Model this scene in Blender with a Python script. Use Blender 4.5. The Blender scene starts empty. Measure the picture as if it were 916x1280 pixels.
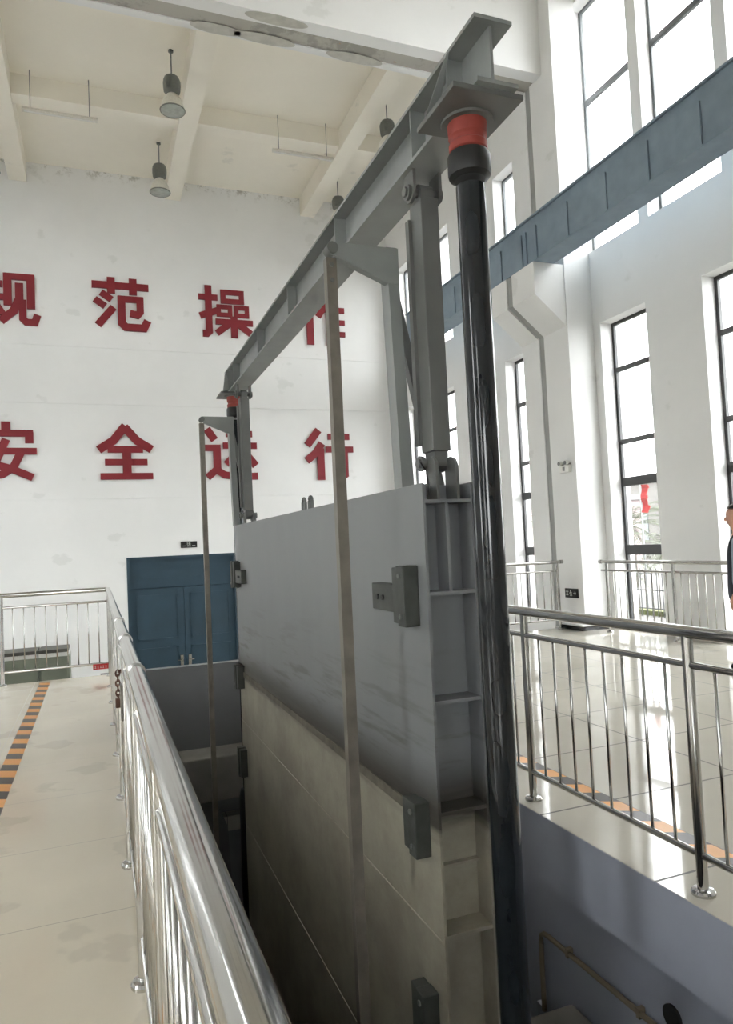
import bpy, bmesh, math, random
from mathutils import Vector, Matrix
random.seed(7)
sc = bpy.context.scene
COL = sc.collection
PI = math.pi

# ------------------------------------------------------------------ camera
yaw, pit, rol = [math.radians(a) for a in (20.87, 2.626, -2.666)]
fwd = Vector((math.sin(yaw)*math.cos(pit), math.cos(yaw)*math.cos(pit), math.sin(pit)))
rgt = Vector((math.cos(yaw), -math.sin(yaw), 0)); upv = rgt.cross(fwd)
r2 = rgt*math.cos(rol) + upv*math.sin(rol); u2 = -rgt*math.sin(rol) + upv*math.cos(rol)
cam_d = bpy.data.cameras.new('camera'); cam = bpy.data.objects.new('camera', cam_d); COL.objects.link(cam)
cam_d.sensor_fit = 'HORIZONTAL'; cam_d.sensor_width = 36.0; cam_d.lens = 36.0*888.0/916.0
cam_d.clip_start = 0.02; cam_d.clip_end = 400
m = Matrix.Identity(4)
for i in range(3):
    m[i][0] = r2[i]; m[i][1] = u2[i]; m[i][2] = -fwd[i]
m.translation = (0, 0, 1.6)
cam.matrix_world = m
sc.camera = cam

# ------------------------------------------------------------------ sky, exposure
w = bpy.data.worlds.new('overcast_sky'); sc.world = w; w.use_nodes = True
bg = w.node_tree.nodes['Background']
bg.inputs[0].default_value = (0.98, 0.99, 1.0, 1); bg.inputs[1].default_value = 1.0
sc.view_settings.view_transform = 'Standard'; sc.view_settings.look = 'None'
sc.view_settings.exposure = 3.85; sc.view_settings.gamma = 1.0
sc.view_settings.use_curve_mapping = False
cy = sc.cycles
cy.max_bounces = 14; cy.diffuse_bounces = 8; cy.glossy_bounces = 6; cy.transparent_max_bounces = 24
cy.transmission_bounces = 8; cy.use_denoising = True; cy.sample_clamp_indirect = 12

# ------------------------------------------------------------------ materials
def newmat(name):
    mt = bpy.data.materials.new(name); mt.use_nodes = True
    return mt, mt.node_tree.nodes, mt.node_tree.links, mt.node_tree.nodes['Principled BSDF']
def srgb(r, g, b):
    f = lambda c: (c/255/12.92 if c/255 <= .04045 else ((c/255+.055)/1.055)**2.4)
    return (f(r), f(g), f(b), 1)
def simple(name, col, rough=.5, metal=0., var=.06, scale=6., bump=0.):
    mt, N, L, B = newmat(name)
    B.inputs['Roughness'].default_value = rough; B.inputs['Metallic'].default_value = metal
    g = N.new('ShaderNodeNewGeometry'); n = N.new('ShaderNodeTexNoise'); n.inputs['Scale'].default_value = scale
    n.inputs['Detail'].default_value = 6
    L.new(g.outputs['Position'], n.inputs['Vector'])
    r = N.new('ShaderNodeValToRGB')
    r.color_ramp.elements[0].position = .3; r.color_ramp.elements[1].position = .7
    r.color_ramp.elements[0].color = tuple(c*(1-var) for c in col[:3])+(1,)
    r.color_ramp.elements[1].color = tuple(min(1, c*(1+var)) for c in col[:3])+(1,)
    L.new(n.outputs['Fac'], r.inputs['Fac']); L.new(r.outputs['Color'], B.inputs['Base Color'])
    if bump:
        b = N.new('ShaderNodeBump'); b.inputs['Strength'].default_value = bump; b.inputs['Distance'].default_value = .01
        L.new(n.outputs['Fac'], b.inputs['Height']); L.new(b.outputs['Normal'], B.inputs['Normal'])
    return mt
def mixc(N, L, fac, a, b):
    x = N.new('ShaderNodeMix'); x.data_type = 'RGBA'
    if hasattr(fac, 'links'): L.new(fac, x.inputs['Factor'])
    else: x.inputs['Factor'].default_value = fac
    for s, v in (('A', a), ('B', b)):
        i = [k for k in x.inputs if k.name == s and k.type == 'RGBA'][0]
        if hasattr(v, 'links'): L.new(v, i)
        else: i.default_value = v
    return [k for k in x.outputs if k.type == 'RGBA'][0]
def mth(N, L, op, a, b=None, c=None):
    x = N.new('ShaderNodeMath'); x.operation = op
    for i, v in enumerate((a, b, c)):
        if v is None: continue
        if hasattr(v, 'links'): L.new(v, x.inputs[i])
        else: x.inputs[i].default_value = v
    return x.outputs[0]
def sstep(N, L, v, lo, hi):
    x = N.new('ShaderNodeMapRange'); x.interpolation_type = 'SMOOTHSTEP'
    L.new(v, x.inputs['Value']); x.inputs['From Min'].default_value = lo; x.inputs['From Max'].default_value = hi
    return x.outputs['Result']

def plaster(name, col, patch):
    mt, N, L, B = newmat(name); B.inputs['Roughness'].default_value = .85
    g = N.new('ShaderNodeNewGeometry')
    n = N.new('ShaderNodeTexNoise'); n.inputs['Scale'].default_value = .55; n.inputs['Detail'].default_value = 8; n.inputs['Roughness'].default_value = .62
    L.new(g.outputs['Position'], n.inputs['Vector'])
    c = mixc(N, L, sstep(N, L, n.outputs['Fac'], .35, .7), tuple(x*.95 for x in col[:3])+(1,), col)
    n2 = N.new('ShaderNodeTexNoise'); n2.inputs['Scale'].default_value = 1.3; n2.inputs['Detail'].default_value = 5
    mp = N.new('ShaderNodeMapping'); mp.inputs['Location'].default_value = (3.1, 7.7, 1.2); mp.inputs['Scale'].default_value = (1, 1, 1.4)
    L.new(g.outputs['Position'], mp.inputs['Vector']); L.new(mp.outputs['Vector'], n2.inputs['Vector'])
    c = mixc(N, L, mth(N, L, 'MULTIPLY', sstep(N, L, n2.outputs['Fac'], .66, .71), patch), c, srgb(176, 178, 172))
    sp = N.new('ShaderNodeSeparateXYZ'); L.new(g.outputs['Position'], sp.inputs[0])
    n5 = N.new('ShaderNodeTexNoise'); n5.inputs['Scale'].default_value = 3.2; n5.inputs['Detail'].default_value = 9; n5.inputs['Roughness'].default_value = .8
    L.new(g.outputs['Position'], n5.inputs['Vector'])
    mo = mth(N, L, 'MULTIPLY', sstep(N, L, sp.outputs['Z'], 11.0, 11.4), sstep(N, L, n5.outputs['Fac'], .5, .62))
    c = mixc(N, L, mth(N, L, 'MULTIPLY', mo, .7 if name == 'white_plaster' else 0.), c, srgb(132, 126, 112))
    L.new(c, B.inputs['Base Color'])
    return mt
M = {}
M['wall'] = plaster('white_plaster', srgb(226, 226, 225), .22)
M['ceil'] = plaster('warm_white_plaster', srgb(234, 229, 217), .25)
M['grey_joint'] = simple('grey_joint_cover', srgb(150, 151, 148), .6, 0, .12, 3)

def stained():
    mt, N, L, B = newmat('peeling_beam_plaster'); B.inputs['Roughness'].default_value = .9
    g = N.new('ShaderNodeNewGeometry')
    n = N.new('ShaderNodeTexNoise'); n.inputs['Scale'].default_value = 1.5; n.inputs['Detail'].default_value = 9; n.inputs['Roughness'].default_value = .7
    L.new(g.outputs['Position'], n.inputs['Vector'])
    c = mixc(N, L, sstep(N, L, n.outputs['Fac'], .52, .6), srgb(172, 169, 161), srgb(150, 148, 141))
    n2 = N.new('ShaderNodeTexNoise'); n2.inputs['Scale'].default_value = 5; n2.inputs['Detail'].default_value = 6
    L.new(g.outputs['Position'], n2.inputs['Vector'])
    c = mixc(N, L, sstep(N, L, n2.outputs['Fac'], .68, .74), c, srgb(170, 140, 110))
    L.new(c, B.inputs['Base Color']); return mt
M['stain'] = stained()
M['patch'] = simple('patched_plaster', srgb(184, 182, 174), .9, 0, .12, 7)

def tile(name, col, rough, x0, y0, sx, sy, wdt, dirt):
    mt, N, L, B = newmat(name)
    g = N.new('ShaderNodeNewGeometry'); s = N.new('ShaderNodeSeparateXYZ'); L.new(g.outputs['Position'], s.inputs[0])
    def seam(v, o, st):
        a = mth(N, L, 'DIVIDE', mth(N, L, 'SUBTRACT', v, o), st)
        f = mth(N, L, 'ABSOLUTE', mth(N, L, 'SUBTRACT', mth(N, L, 'FRACT', a), .5))
        return mth(N, L, 'GREATER_THAN', f, .5-wdt/st)
    k = mth(N, L, 'MAXIMUM', seam(s.outputs['X'], x0, sx), seam(s.outputs['Y'], y0, sy))
    n = N.new('ShaderNodeTexNoise'); n.inputs['Scale'].default_value = 1.2; n.inputs['Detail'].default_value = 8
    L.new(g.outputs['Position'], n.inputs['Vector'])
    c = mixc(N, L, sstep(N, L, n.outputs['Fac'], .35, .7), tuple(x*.93 for x in col[:3])+(1,), col)
    n3 = N.new('ShaderNodeTexNoise'); n3.inputs['Scale'].default_value = 2.2; n3.inputs['Detail'].default_value = 4
    mp = N.new('ShaderNodeMapping'); mp.inputs['Location'].default_value = (5, 2, 0); L.new(g.outputs['Position'], mp.inputs['Vector']); L.new(mp.outputs['Vector'], n3.inputs['Vector'])
    d = mth(N, L, 'MULTIPLY', sstep(N, L, n3.outputs['Fac'], .58, .63), dirt)
    c = mixc(N, L, d, c, tuple(x*.55 for x in col[:3])+(1,))
    c = mixc(N, L, mth(N, L, 'MULTIPLY', k, .5 if dirt else .92), c, srgb(60, 57, 52))
    L.new(c, B.inputs['Base Color'])
    r = mth(N, L, 'ADD', mth(N, L, 'MULTIPLY', n.outputs['Fac'], .06), rough)
    L.new(mth(N, L, 'ADD', r, mth(N, L, 'MULTIPLY', k, .4)), B.inputs['Roughness'])
    b = N.new('ShaderNodeBump'); b.inputs['Strength'].default_value = .05; b.inputs['Distance'].default_value = .02
    n4 = N.new('ShaderNodeTexNoise'); n4.inputs['Scale'].default_value = 2.6; L.new(g.outputs['Position'], n4.inputs['Vector'])
    L.new(n4.outputs['Fac'], b.inputs['Height']); L.new(b.outputs['Normal'], B.inputs['Normal'])
    return mt
M['floorR'] = tile('polished_beige_tile', srgb(196, 191, 179), .03, 2.87, 3.568, 1.0, .9, .0075, .0)
M['floorL'] = tile('matte_beige_tile', srgb(214, 205, 187), .09, -.80, 3.51, 5.0, .9, .0032, .25)
M['floorfar'] = tile('far_hall_tile', srgb(180, 176, 166), .1, 0, 0, .8, .8, .004, .0)

def steel(name, c, rough):
    return simple(name, c, rough, .0, .10, 4.)
M['grey'] = steel('grey_steel_paint', srgb(134, 138, 137), .42)
M['greyd'] = steel('dark_grey_steel_paint', srgb(102, 104, 102), .45)
M['girder'] = steel('blue_grey_girder_paint', srgb(120, 136, 149), .5)
M['rodm'] = simple('weathered_galvanised_steel', srgb(120, 115, 106), .45, .2, .2, 9)
def gatemat():
    mt, N, L, B = newmat('stained_gate_paint'); B.inputs['Roughness'].default_value = .5
    g = N.new('ShaderNodeNewGeometry'); s = N.new('ShaderNodeSeparateXYZ'); L.new(g.outputs['Position'], s.inputs[0])
    mp = N.new('ShaderNodeMapping'); mp.inputs['Scale'].default_value = (1.5, 1.5, .5); L.new(g.outputs['Position'], mp.inputs['Vector'])
    n = N.new('ShaderNodeTexNoise'); n.inputs['Scale'].default_value = 2.5; n.inputs['Detail'].default_value = 8; L.new(mp.outputs['Vector'], n.inputs['Vector'])
    n2 = N.new('ShaderNodeTexNoise'); n2.inputs['Scale'].default_value = 5; n2.inputs['Detail'].default_value = 7
    mp2 = N.new('ShaderNodeMapping'); mp2.inputs['Scale'].default_value = (.6, .3, 3.2); L.new(g.outputs['Position'], mp2.inputs['Vector']); L.new(mp2.outputs['Vector'], n2.inputs['Vector'])
    zw = mth(N, L, 'ADD', s.outputs['Z'], mth(N, L, 'MULTIPLY', mth(N, L, 'SUBTRACT', n2.outputs['Fac'], .5), .11))
    clean = mixc(N, L, n.outputs['Fac'], srgb(116, 119, 122), srgb(127, 129, 130))
    n6 = N.new('ShaderNodeTexNoise'); n6.inputs['Scale'].default_value = 1.5; n6.inputs['Detail'].default_value = 10; n6.inputs['Roughness'].default_value = .7
    mp6 = N.new('ShaderNodeMapping'); mp6.inputs['Scale'].default_value = (1., 1., 1.1); L.new(g.outputs['Position'], mp6.inputs['Vector']); L.new(mp6.outputs['Vector'], n6.inputs['Vector'])
    mud = mixc(N, L, sstep(N, L, n6.outputs['Fac'], .3, .7), srgb(132, 126, 112), srgb(160, 156, 140))
    c = mixc(N, L, sstep(N, L, zw, .20, .34), mud, clean)
    # dark tide line and the fainter streaks above it
    band = mth(N, L, 'MULTIPLY', sstep(N, L, zw, .13, .235), mth(N, L, 'SUBTRACT', 1., sstep(N, L, zw, .25, .56)))
    c = mixc(N, L, mth(N, L, 'MULTIPLY', mth(N, L, 'MINIMUM', mth(N, L, 'MULTIPLY', band, mth(N, L, 'ADD', .55, n2.outputs['Fac'])), 1.), .97), c, srgb(62, 59, 53))
    st = mth(N, L, 'MULTIPLY', sstep(N, L, n2.outputs['Fac'], .52, .70), mth(N, L, 'SUBTRACT', 1., mth(N, L, 'MAXIMUM', sstep(N, L, zw, .40, 1.25), mth(N, L, 'SUBTRACT', 1., sstep(N, L, zw, .25, .30)))))
    c = mixc(N, L, mth(N, L, 'MULTIPLY', st, .75), c, srgb(84, 82, 76))
    L.new(c, B.inputs['Base Color']); return mt
M['gate'] = gatemat()
M['shoe'] = simple('worn_dark_steel', srgb(62, 65, 61), .55, 0, .25, 15)
M['strip'] = simple('grimy_steel_strip', srgb(92, 87, 76), .6, 0, .35, 9)
M['weld'] = simple('weld_bead', srgb(150, 144, 130), .5, 0, .1, 12)
M['ram'] = simple('glossy_black_ram', srgb(28, 32, 35), .1, .0, .15, 3)
M['black'] = simple('black_rubber', srgb(30, 31, 32), .5, 0, .1)
M['red'] = simple('red_coupling_paint', srgb(150, 64, 56), .6, 0, .12, 14)
M['chrome'] = simple('polished_stainless', (.56, .555, .54, 1), .13, 1., .05, 5)
M['chrome_dim'] = simple('dim_stainless', (.42, .41, .39, 1), .22, 1., .1, 8)  # darker copy of the stainless; dim reflections are put into its colour
M['letter'] = simple('red_letter_lacquer', srgb(122, 20, 32), .5, 0, .06, 2)
M['door'] = simple('dark_blue_door_paint', srgb(36, 60, 74), .6, 0, .12, 2)
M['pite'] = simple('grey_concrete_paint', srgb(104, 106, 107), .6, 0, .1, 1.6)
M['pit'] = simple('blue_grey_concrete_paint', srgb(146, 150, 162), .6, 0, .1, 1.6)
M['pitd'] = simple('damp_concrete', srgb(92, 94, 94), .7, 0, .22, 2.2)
M['concrete'] = simple('rough_concrete', srgb(130, 128, 122), .85, 0, .15, 3)
M['frame'] = simple('dark_window_frame', srgb(54, 54, 55), .4, 0, .05)
M['frameg'] = simple('grey_window_frame', srgb(96, 100, 102), .4, 0, .05)
M['base'] = simple('black_stone_base', srgb(26, 26, 27), .15, 0, .1)
M['cab'] = simple('grey_green_cabinet', srgb(116, 122, 108), .5, 0, .05)
M['cabt'] = simple('dark_cabinet_rim', srgb(70, 70, 64), .5, 0, .05)
M['white'] = simple('white_plastic', srgb(222, 222, 218), .4, 0, .03)
M['greyp'] = simple('grey_plastic', srgb(120, 122, 122), .5, 0, .05)
M['lampm'] = simple('dark_lamp_housing', srgb(104, 106, 100), .5, 0, .1, 20)
M['lampl'] = simple('prismatic_lamp_shade', srgb(212, 209, 198), .3, .0, .08, 30)
M['lampg'] = simple('lamp_cover_glass', srgb(158, 163, 156), .15, 0, .12, 12)
M['sign'] = simple('black_sign_plate', srgb(24, 26, 25), .35, 0, .05)
M['signw'] = simple('pale_sign_mark', srgb(205, 210, 205), .4, 0, .03)
M['signr'] = simple('red_sign_plate', srgb(190, 30, 40), .4, 0, .05)
M['conduit'] = simple('tan_conduit', srgb(122, 112, 94), .5, 0, .15)
M['rust'] = simple('rusty_chain', srgb(88, 60, 48), .7, .3, .3, 30)
M['brown'] = simple('brown_wood', srgb(120, 80, 55), .6)
M['skin'] = simple('skin', srgb(196, 148, 126), .5, 0, .04)
M['navy'] = simple('navy_cloth', srgb(38, 43, 54), .9, 0, .1, 20)
M['shirt'] = simple('grey_blue_cloth', srgb(140, 150, 166), .9, 0, .06, 20)
M['dark'] = simple('black_cloth', srgb(28, 28, 30), .9, 0, .1, 20)
M['hair'] = simple('black_hair', srgb(24, 22, 22), .5, 0, .2, 40)
M['leaf'] = simple('olive_leaf', srgb(54, 61, 38), .6, 0, .3, 8)
M['leafp'] = simple('pale_leaf', srgb(72, 77, 60), .6, 0, .3, 8)
M['bark'] = simple('bark', srgb(60, 54, 48), .9, 0, .3, 14)
M['grass'] = simple('grass', srgb(78, 84, 42), .9, 0, .25, 12)
M['pave'] = simple('outdoor_paving', srgb(92, 90, 87), .9, 0, .1, 2)
M['pink'] = simple('pale_pink_render', srgb(138, 126, 126), .9, 0, .05)
M['flag'] = simple('red_cloth', srgb(130, 22, 20), .7, 0, .1, 8)

def hazard():
    mt, N, L, B = newmat('black_and_orange_tape'); B.inputs['Roughness'].default_value = .35
    g = N.new('ShaderNodeNewGeometry'); s = N.new('ShaderNodeSeparateXYZ'); L.new(g.outputs['Position'], s.inputs[0])
    a = mth(N, L, 'DIVIDE', mth(N, L, 'ADD', s.outputs['Y'], mth(N, L, 'MULTIPLY', s.outputs['X'], .55)), .34)
    k = mth(N, L, 'GREATER_THAN', mth(N, L, 'FRACT', a), .5)
    c = mixc(N, L, k, srgb(58, 50, 42), srgb(226, 156, 74)); L.new(c, B.inputs['Base Color']); return mt
M['hazard'] = hazard()
def glass():
    mt, N, L, B = newmat('clear_window_glass')
    N.remove(B); o = [n for n in N if n.type == 'OUTPUT_MATERIAL'][0]
    t = N.new('ShaderNodeBsdfTransparent'); t.inputs[0].default_value = (.955, .965, .962, 1)
    gl = N.new('ShaderNodeBsdfGlossy'); gl.inputs['Roughness'].default_value = .02
    lwt = N.new('ShaderNodeLayerWeight'); lwt.inputs[0].default_value = .5
    fr = mth(N, L, 'ADD', .03, mth(N, L, 'MULTIPLY', mth(N, L, 'POWER', lwt.outputs['Facing'], 4.), .6))
    mx = N.new('ShaderNodeMixShader'); L.new(fr, mx.inputs[0]); L.new(t.outputs[0], mx.inputs[1]); L.new(gl.outputs[0], mx.inputs[2])
    L.new(mx.outputs[0], o.inputs[0]); return mt
M['glass'] = glass()

# ------------------------------------------------------------------ mesh helpers
class MB:
    def __init__(s): s.bm = bmesh.new()
    def poly(s, pts, faces, smooth=False):
        vs = [s.bm.verts.new(p) for p in pts]
        for f in faces:
            try:
                fc = s.bm.faces.new([vs[i] for i in f]); fc.smooth = smooth
            except ValueError: pass
        return s
    def box(s, x0, x1, y0, y1, z0, z1, c=0.):
        x0, x1 = min(x0, x1), max(x0, x1); y0, y1 = min(y0, y1), max(y0, y1); z0, z1 = min(z0, z1), max(z0, z1)
        if c <= 0:
            P = [(x, y, z) for z in (z0, z1) for y in (y0, y1) for x in (x0, x1)]
            return s.poly(P, [(0, 2, 3, 1), (4, 5, 7, 6), (0, 1, 5, 4), (2, 6, 7, 3), (0, 4, 6, 2), (1, 3, 7, 5)])
        t = bmesh.new(); bmesh.ops.create_cube(t, size=1)
        for v in t.verts:
            v.co = Vector(((x0+x1)/2+v.co.x*(x1-x0), (y0+y1)/2+v.co.y*(y1-y0), (z0+z1)/2+v.co.z*(z1-z0)))
        c = min(c, .45*min(x1-x0, y1-y0, z1-z0))
        bmesh.ops.bevel(t, geom=list(t.edges), offset=c, segments=2, profile=.5, affect='EDGES')
        return s.join(t)
    def join(s, t):
        me = bpy.data.meshes.new('tmp'); t.to_mesh(me); t.free(); s.bm.from_mesh(me); bpy.data.meshes.remove(me); return s
    def bar(s, p, q, a, b, up=(0, 0, 1)):
        """box bar of section a x b from p to q"""
        p, q = Vector(p), Vector(q); d = (q-p).normalized(); u = Vector(up)
        e = d.cross(u)
        if e.length < 1e-5: e = d.cross(Vector((0, 1, 0)))
        e.normalize(); f = e.cross(d)
        P = [o+e*a/2*i+f*b/2*j for o in (p, q) for (i, j) in ((-1, -1), (1, -1), (1, 1), (-1, 1))]
        return s.poly(P, [(3, 2, 1, 0), (4, 5, 6, 7), (0, 1, 5, 4), (1, 2, 6, 5), (2, 3, 7, 6), (3, 0, 4, 7)])
    def tube(s, pts, r, n=14, cap=True):
        pts = [Vector(p) for p in pts]; rings = []
        for i, p in enumerate(pts):
            d = (pts[min(i+1, len(pts)-1)]-pts[max(i-1, 0)]).normalized()
            a = Vector((0, 0, 1)) if abs(d.z) < .9 else Vector((1, 0, 0))
            e = d.cross(a).normalized(); f = e.cross(d)
            if i and 0 < i < len(pts)-1:
                c = (pts[i]-pts[i-1]).normalized().dot(d); k = 1/max(c, .5)
            else: k = 1
            rr = r[i] if isinstance(r, (list, tuple)) else r
            rings.append([s.bm.verts.new(p+(e*math.cos(2*PI*j/n)+f*math.sin(2*PI*j/n))*rr) for j in range(n)])
        for a, b in zip(rings, rings[1:]):
            for j in range(n):
                fc = s.bm.faces.new((a[j], b[j], b[(j+1) % n], a[(j+1) % n])); fc.smooth = True
        if cap:
            s.bm.faces.new(rings[0]); s.bm.faces.new(rings[-1][::-1])
        return s
    def lathe(s, cx, cy, prof, n=28, ridge=0.):
        rings = []
        for (r, z) in prof:
            rings.append([s.bm.verts.new((cx+(r*(1+ridge*(j % 2)))*math.cos(2*PI*j/n), cy+(r*(1+ridge*(j % 2)))*math.sin(2*PI*j/n), z)) for j in range(n)])
        for a, b in zip(rings, rings[1:]):
            for j in range(n):
                fc = s.bm.faces.new((a[j], a[(j+1) % n], b[(j+1) % n], b[j])); fc.smooth = True
        s.bm.faces.new(rings[0][::-1]); s.bm.faces.new(rings[-1])
        return s
    def disc(s, c, ax, r, t, n=24):
        c = Vector(c); a = Vector(ax).normalized(); return s.tube([c-a*t/2, c+a*t/2], r, n)
    def prism(s, pts, d):
        """closed polygon pts (3D) extruded along vector d"""
        d = Vector(d); n = len(pts); P = [Vector(p) for p in pts]+[Vector(p)+d for p in pts]
        return s.poly(P, [tuple(range(n))[::-1], tuple(range(n, 2*n))]+[(i, (i+1) % n, n+(i+1) % n, n+i) for i in range(n)])
    def ball(s, c, r, sx=1, sy=1, sz=1, n=16):
        t = bmesh.new(); bmesh.ops.create_uvsphere(t, u_segments=n, v_segments=max(6, n//2), radius=r)
        for f in t.faces: f.smooth = True
        for v in t.verts: v.co = Vector((v.co.x*sx, v.co.y*sy, v.co.z*sz))+Vector(c)
        return s.join(t)
    def build(s, name, mat, parent=None):
        bmesh.ops.recalc_face_normals(s.bm, faces=s.bm.faces)
        for e in s.bm.edges:
            if len(e.link_faces) == 2 and e.calc_face_angle(0) > .6: e.smooth = False
        off = world_off(parent)
        for v in s.bm.verts: v.co -= off
        me = bpy.data.meshes.new(name); s.bm.to_mesh(me); s.bm.free()
        o = bpy.data.objects.new(name, me); COL.objects.link(o)
        me.materials.append(M[mat] if isinstance(mat, str) else mat)
        if parent: o.parent = parent
        return o
def world_off(p):
    v = Vector((0, 0, 0))
    while p is not None: v += p.location; p = p.parent
    return v
def tag(o, label, cat, group=None):
    o['label'] = label; o['category'] = cat
    if group: o['group'] = group
    return o
def thing(name, label, cat, loc, group=None):
    o = bpy.data.objects.new(name, None); COL.objects.link(o); o.location = loc; o.empty_display_size = .1
    return tag(o, label, cat, group)
def struct(o): o['kind'] = 'structure'; return o
def children(o): return [c for c in bpy.data.objects if c.parent == o]
def dup(root, loc, label, group=None):
    r = root.copy(); COL.objects.link(r); r.location = loc; r['label'] = label
    if group: r['group'] = group
    for ch in children(root):
        c = ch.copy(); COL.objects.link(c); c.parent = r
        for g in children(ch):
            d = g.copy(); COL.objects.link(d); d.parent = c
    return r
def panels(mb, ya, yb, za, zb, x0, x1, holes, axis='x'):
    """wall panel with rectangular holes (u0,u1,z0,z1)"""
    us = sorted({ya, yb} | {h[i] for h in holes for i in (0, 1)}); zs = sorted({za, zb} | {h[i] for h in holes for i in (2, 3)})
    for u0, u1 in zip(us, us[1:]):
        run = None
        for z0, z1 in zip(zs, zs[1:]):
            cu, cz = (u0+u1)/2, (z0+z1)/2
            if any(h[0] < cu < h[1] and h[2] < cz < h[3] for h in holes):
                if run: mb_add(mb, u0, u1, run, x0, x1, axis); run = None
            else: run = (run[0], z1) if run else (z0, z1)
        if run: mb_add(mb, u0, u1, run, x0, x1, axis)
def mb_add(mb, u0, u1, z, x0, x1, axis):
    if axis == 'x': mb.box(x0, x1, u0, u1, z[0], z[1])
    else: mb.box(u0, u1, x0, x1, z[0], z[1])

# ------------------------------------------------------------------ room shell
XR, XL, YF, YB, ZC, ZL = 8.1, -5.3, 18.7, -5.0, 11.35, -2.1
PX0, PX1, PY0, PY1 = .22, 2.347, .5, 10.4      # the gate pit
struct(MB().box(XL, PX0, YB, 10.4, -.39, 0).build('floor', 'floorL'))
f2 = MB(); f2.box(PX1, XR+.38, YB, 10.45, -.39, 0); struct(f2.build('floor', 'floorR'))
struct(MB().box(PX0, PX1, YB, PY0, -.39, 0).build('floor', 'floorR'))
struct(MB().box(XL, XR+.4, 10.2, YF+.2, ZL-.2, ZL).build('floor', 'floorfar'))
# pit shell
struct(MB().box(PX1-.004, PX1+.001, PY0, 10.45, -.39, -.003).build('trim_1', 'pit'))
pr = MB(); pr.box(2.6, 2.75, PY0, 4.05, -4, -.39); pr.box(2.6, 3.25, 4.05, 4.12, -4, -1.42); pr.box(3.2, 3.35, 4.05, 10.4, -4, -.39)
struct(pr.build('wall_pit_right', 'pit'))
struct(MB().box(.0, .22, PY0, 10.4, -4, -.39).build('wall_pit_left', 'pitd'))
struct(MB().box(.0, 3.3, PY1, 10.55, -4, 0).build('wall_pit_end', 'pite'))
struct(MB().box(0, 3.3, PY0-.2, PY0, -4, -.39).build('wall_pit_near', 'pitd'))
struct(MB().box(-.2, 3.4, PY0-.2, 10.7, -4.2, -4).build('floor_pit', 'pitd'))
struct(MB().box(XL, 0, 10.2, 10.39, ZL, -.39).build('wall_platform_left', 'wall'))
struct(MB().box(3.3, XR, 10.2, 10.44, ZL, -.39).build('wall_platform_right', 'wall'))
le = MB(); le.box(.22, 2.9, 9.85, 10.4, -1.75, -1.16, .02); struct(le.build('trim_2', 'concrete'))
le = MB(); le.prism([(.3, 9.86, -1.75), (1.35, 9.86, -1.75), (1.55, 9.86, -2.1), (1.62, 9.86, -3.9), (.3, 9.86, -3.9)], (0, .45, 0)); struct(le.build('trim_3', 'pitd'))
le = MB(); le.box(2.05, 2.59, 1.2, 3.72, -4, -1.2, .02); struct(le.build('trim_4', 'concrete'))

# windows of the right-hand wall: (y0, y1, z0, z1)
low = [(a, a+1.07, .03, 5.18) for a in (4.28, 6.45, 8.62)]+[(a, a+1.08, .03, 5.3) for a in (11.62, 13.25, 14.97, 16.75)]
upp = [(a, a+1.38, 6.46, 10.95) for a in (3.86, 5.46, 7.06, 8.66)]+[(a, a+1.0, 6.46, 9.25) for a in (11.8, 13.3, 14.9, 17.0)]
rw = MB(); panels(rw, YB, YF+.2, ZL, ZC, XR, XR+.42, low+upp)
struct(rw.build('wall_right', 'wall'))
lowL = [(a, a+1.07, .03, 5.18) for a in (-3.6, 1.6, 13.0, 15.9)]  # unseen left-wall windows, added and spaced for the daylight they let in
uppL = [(a, a+1.38, 6.46, 10.95) for a in (13.0,)]
lw = MB(); panels(lw, YB, YF+.2, ZL, ZC, XL-.42, XL, lowL+uppL); struct(lw.build('wall_left', 'wall'))
DX0, DX1, DZ1 = .682, 3.42, 1.55
fw = MB(); panels(fw, XL-.4, XR+.4, ZL, ZC, YF, YF+.35, [(DX0, DX1, ZL, DZ1)], 'y'); struct(fw.build('wall_far', 'wall'))
bw = MB(); panels(bw, XL-.4, XR+.4, ZL, ZC, YB-.3, YB, [(-3.4, -1.0, .9, 3.6)], 'y'); struct(bw.build('wall_back', 'wall'))
struct(MB().box(XL-.4, XR+.42, YB-.3, YF+.35, ZC, ZC+.25).build('ceiling', 'ceil'))
# thin ledges that divide the far wall
for i, (z, a, b) in enumerate(((6.83, XL, XR), (5.40, XL, XR), (3.05, XL, XR), (1.585, XL, DX0-.03))):
    t = MB(); t.box(a, b, YF-.018, YF, z-.012, z+.012); struct(t.build('trim_%d' % (5+i), 'wall'))

WN = [0]
def window(y0, y1, z0, z1, bars, xg, fm, fw_=.055, side=1, axis='x'):
    WN[0] += 1
    e = bpy.data.objects.new('window_%d' % WN[0], None); COL.objects.link(e)
    e.location = (xg, (y0+y1)/2, z0) if axis == 'x' else ((y0+y1)/2, xg, z0); struct(e)
    f = MB(); d = .028
    def bx(a, b, c, e_):
        if axis == 'x': f.box(xg-d, xg+d, a, b, c, e_, .004)
        else: f.box(a, b, xg-d, xg+d, c, e_, .004)
    bx(y0, y0+fw_, z0, z1); bx(y1-fw_, y1, z0, z1); bx(y0+fw_, y1-fw_, z1-fw_, z1); bx(y0+fw_, y1-fw_, z0, z0+.05)
    for z, h in bars: bx(y0+fw_, y1-fw_, z-h/2, z+h/2)
    f.build('window_frame', fm, e)
    p = MB()
    if axis == 'x': p.box(xg-.006, xg+.006, y0+fw_, y1-fw_, z0+.05, z1-fw_)
    else: p.box(y0+fw_, y1-fw_, xg-.006, xg+.006, z0+.05, z1-fw_)
    p.build('window_pane', 'glass', e)
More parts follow.
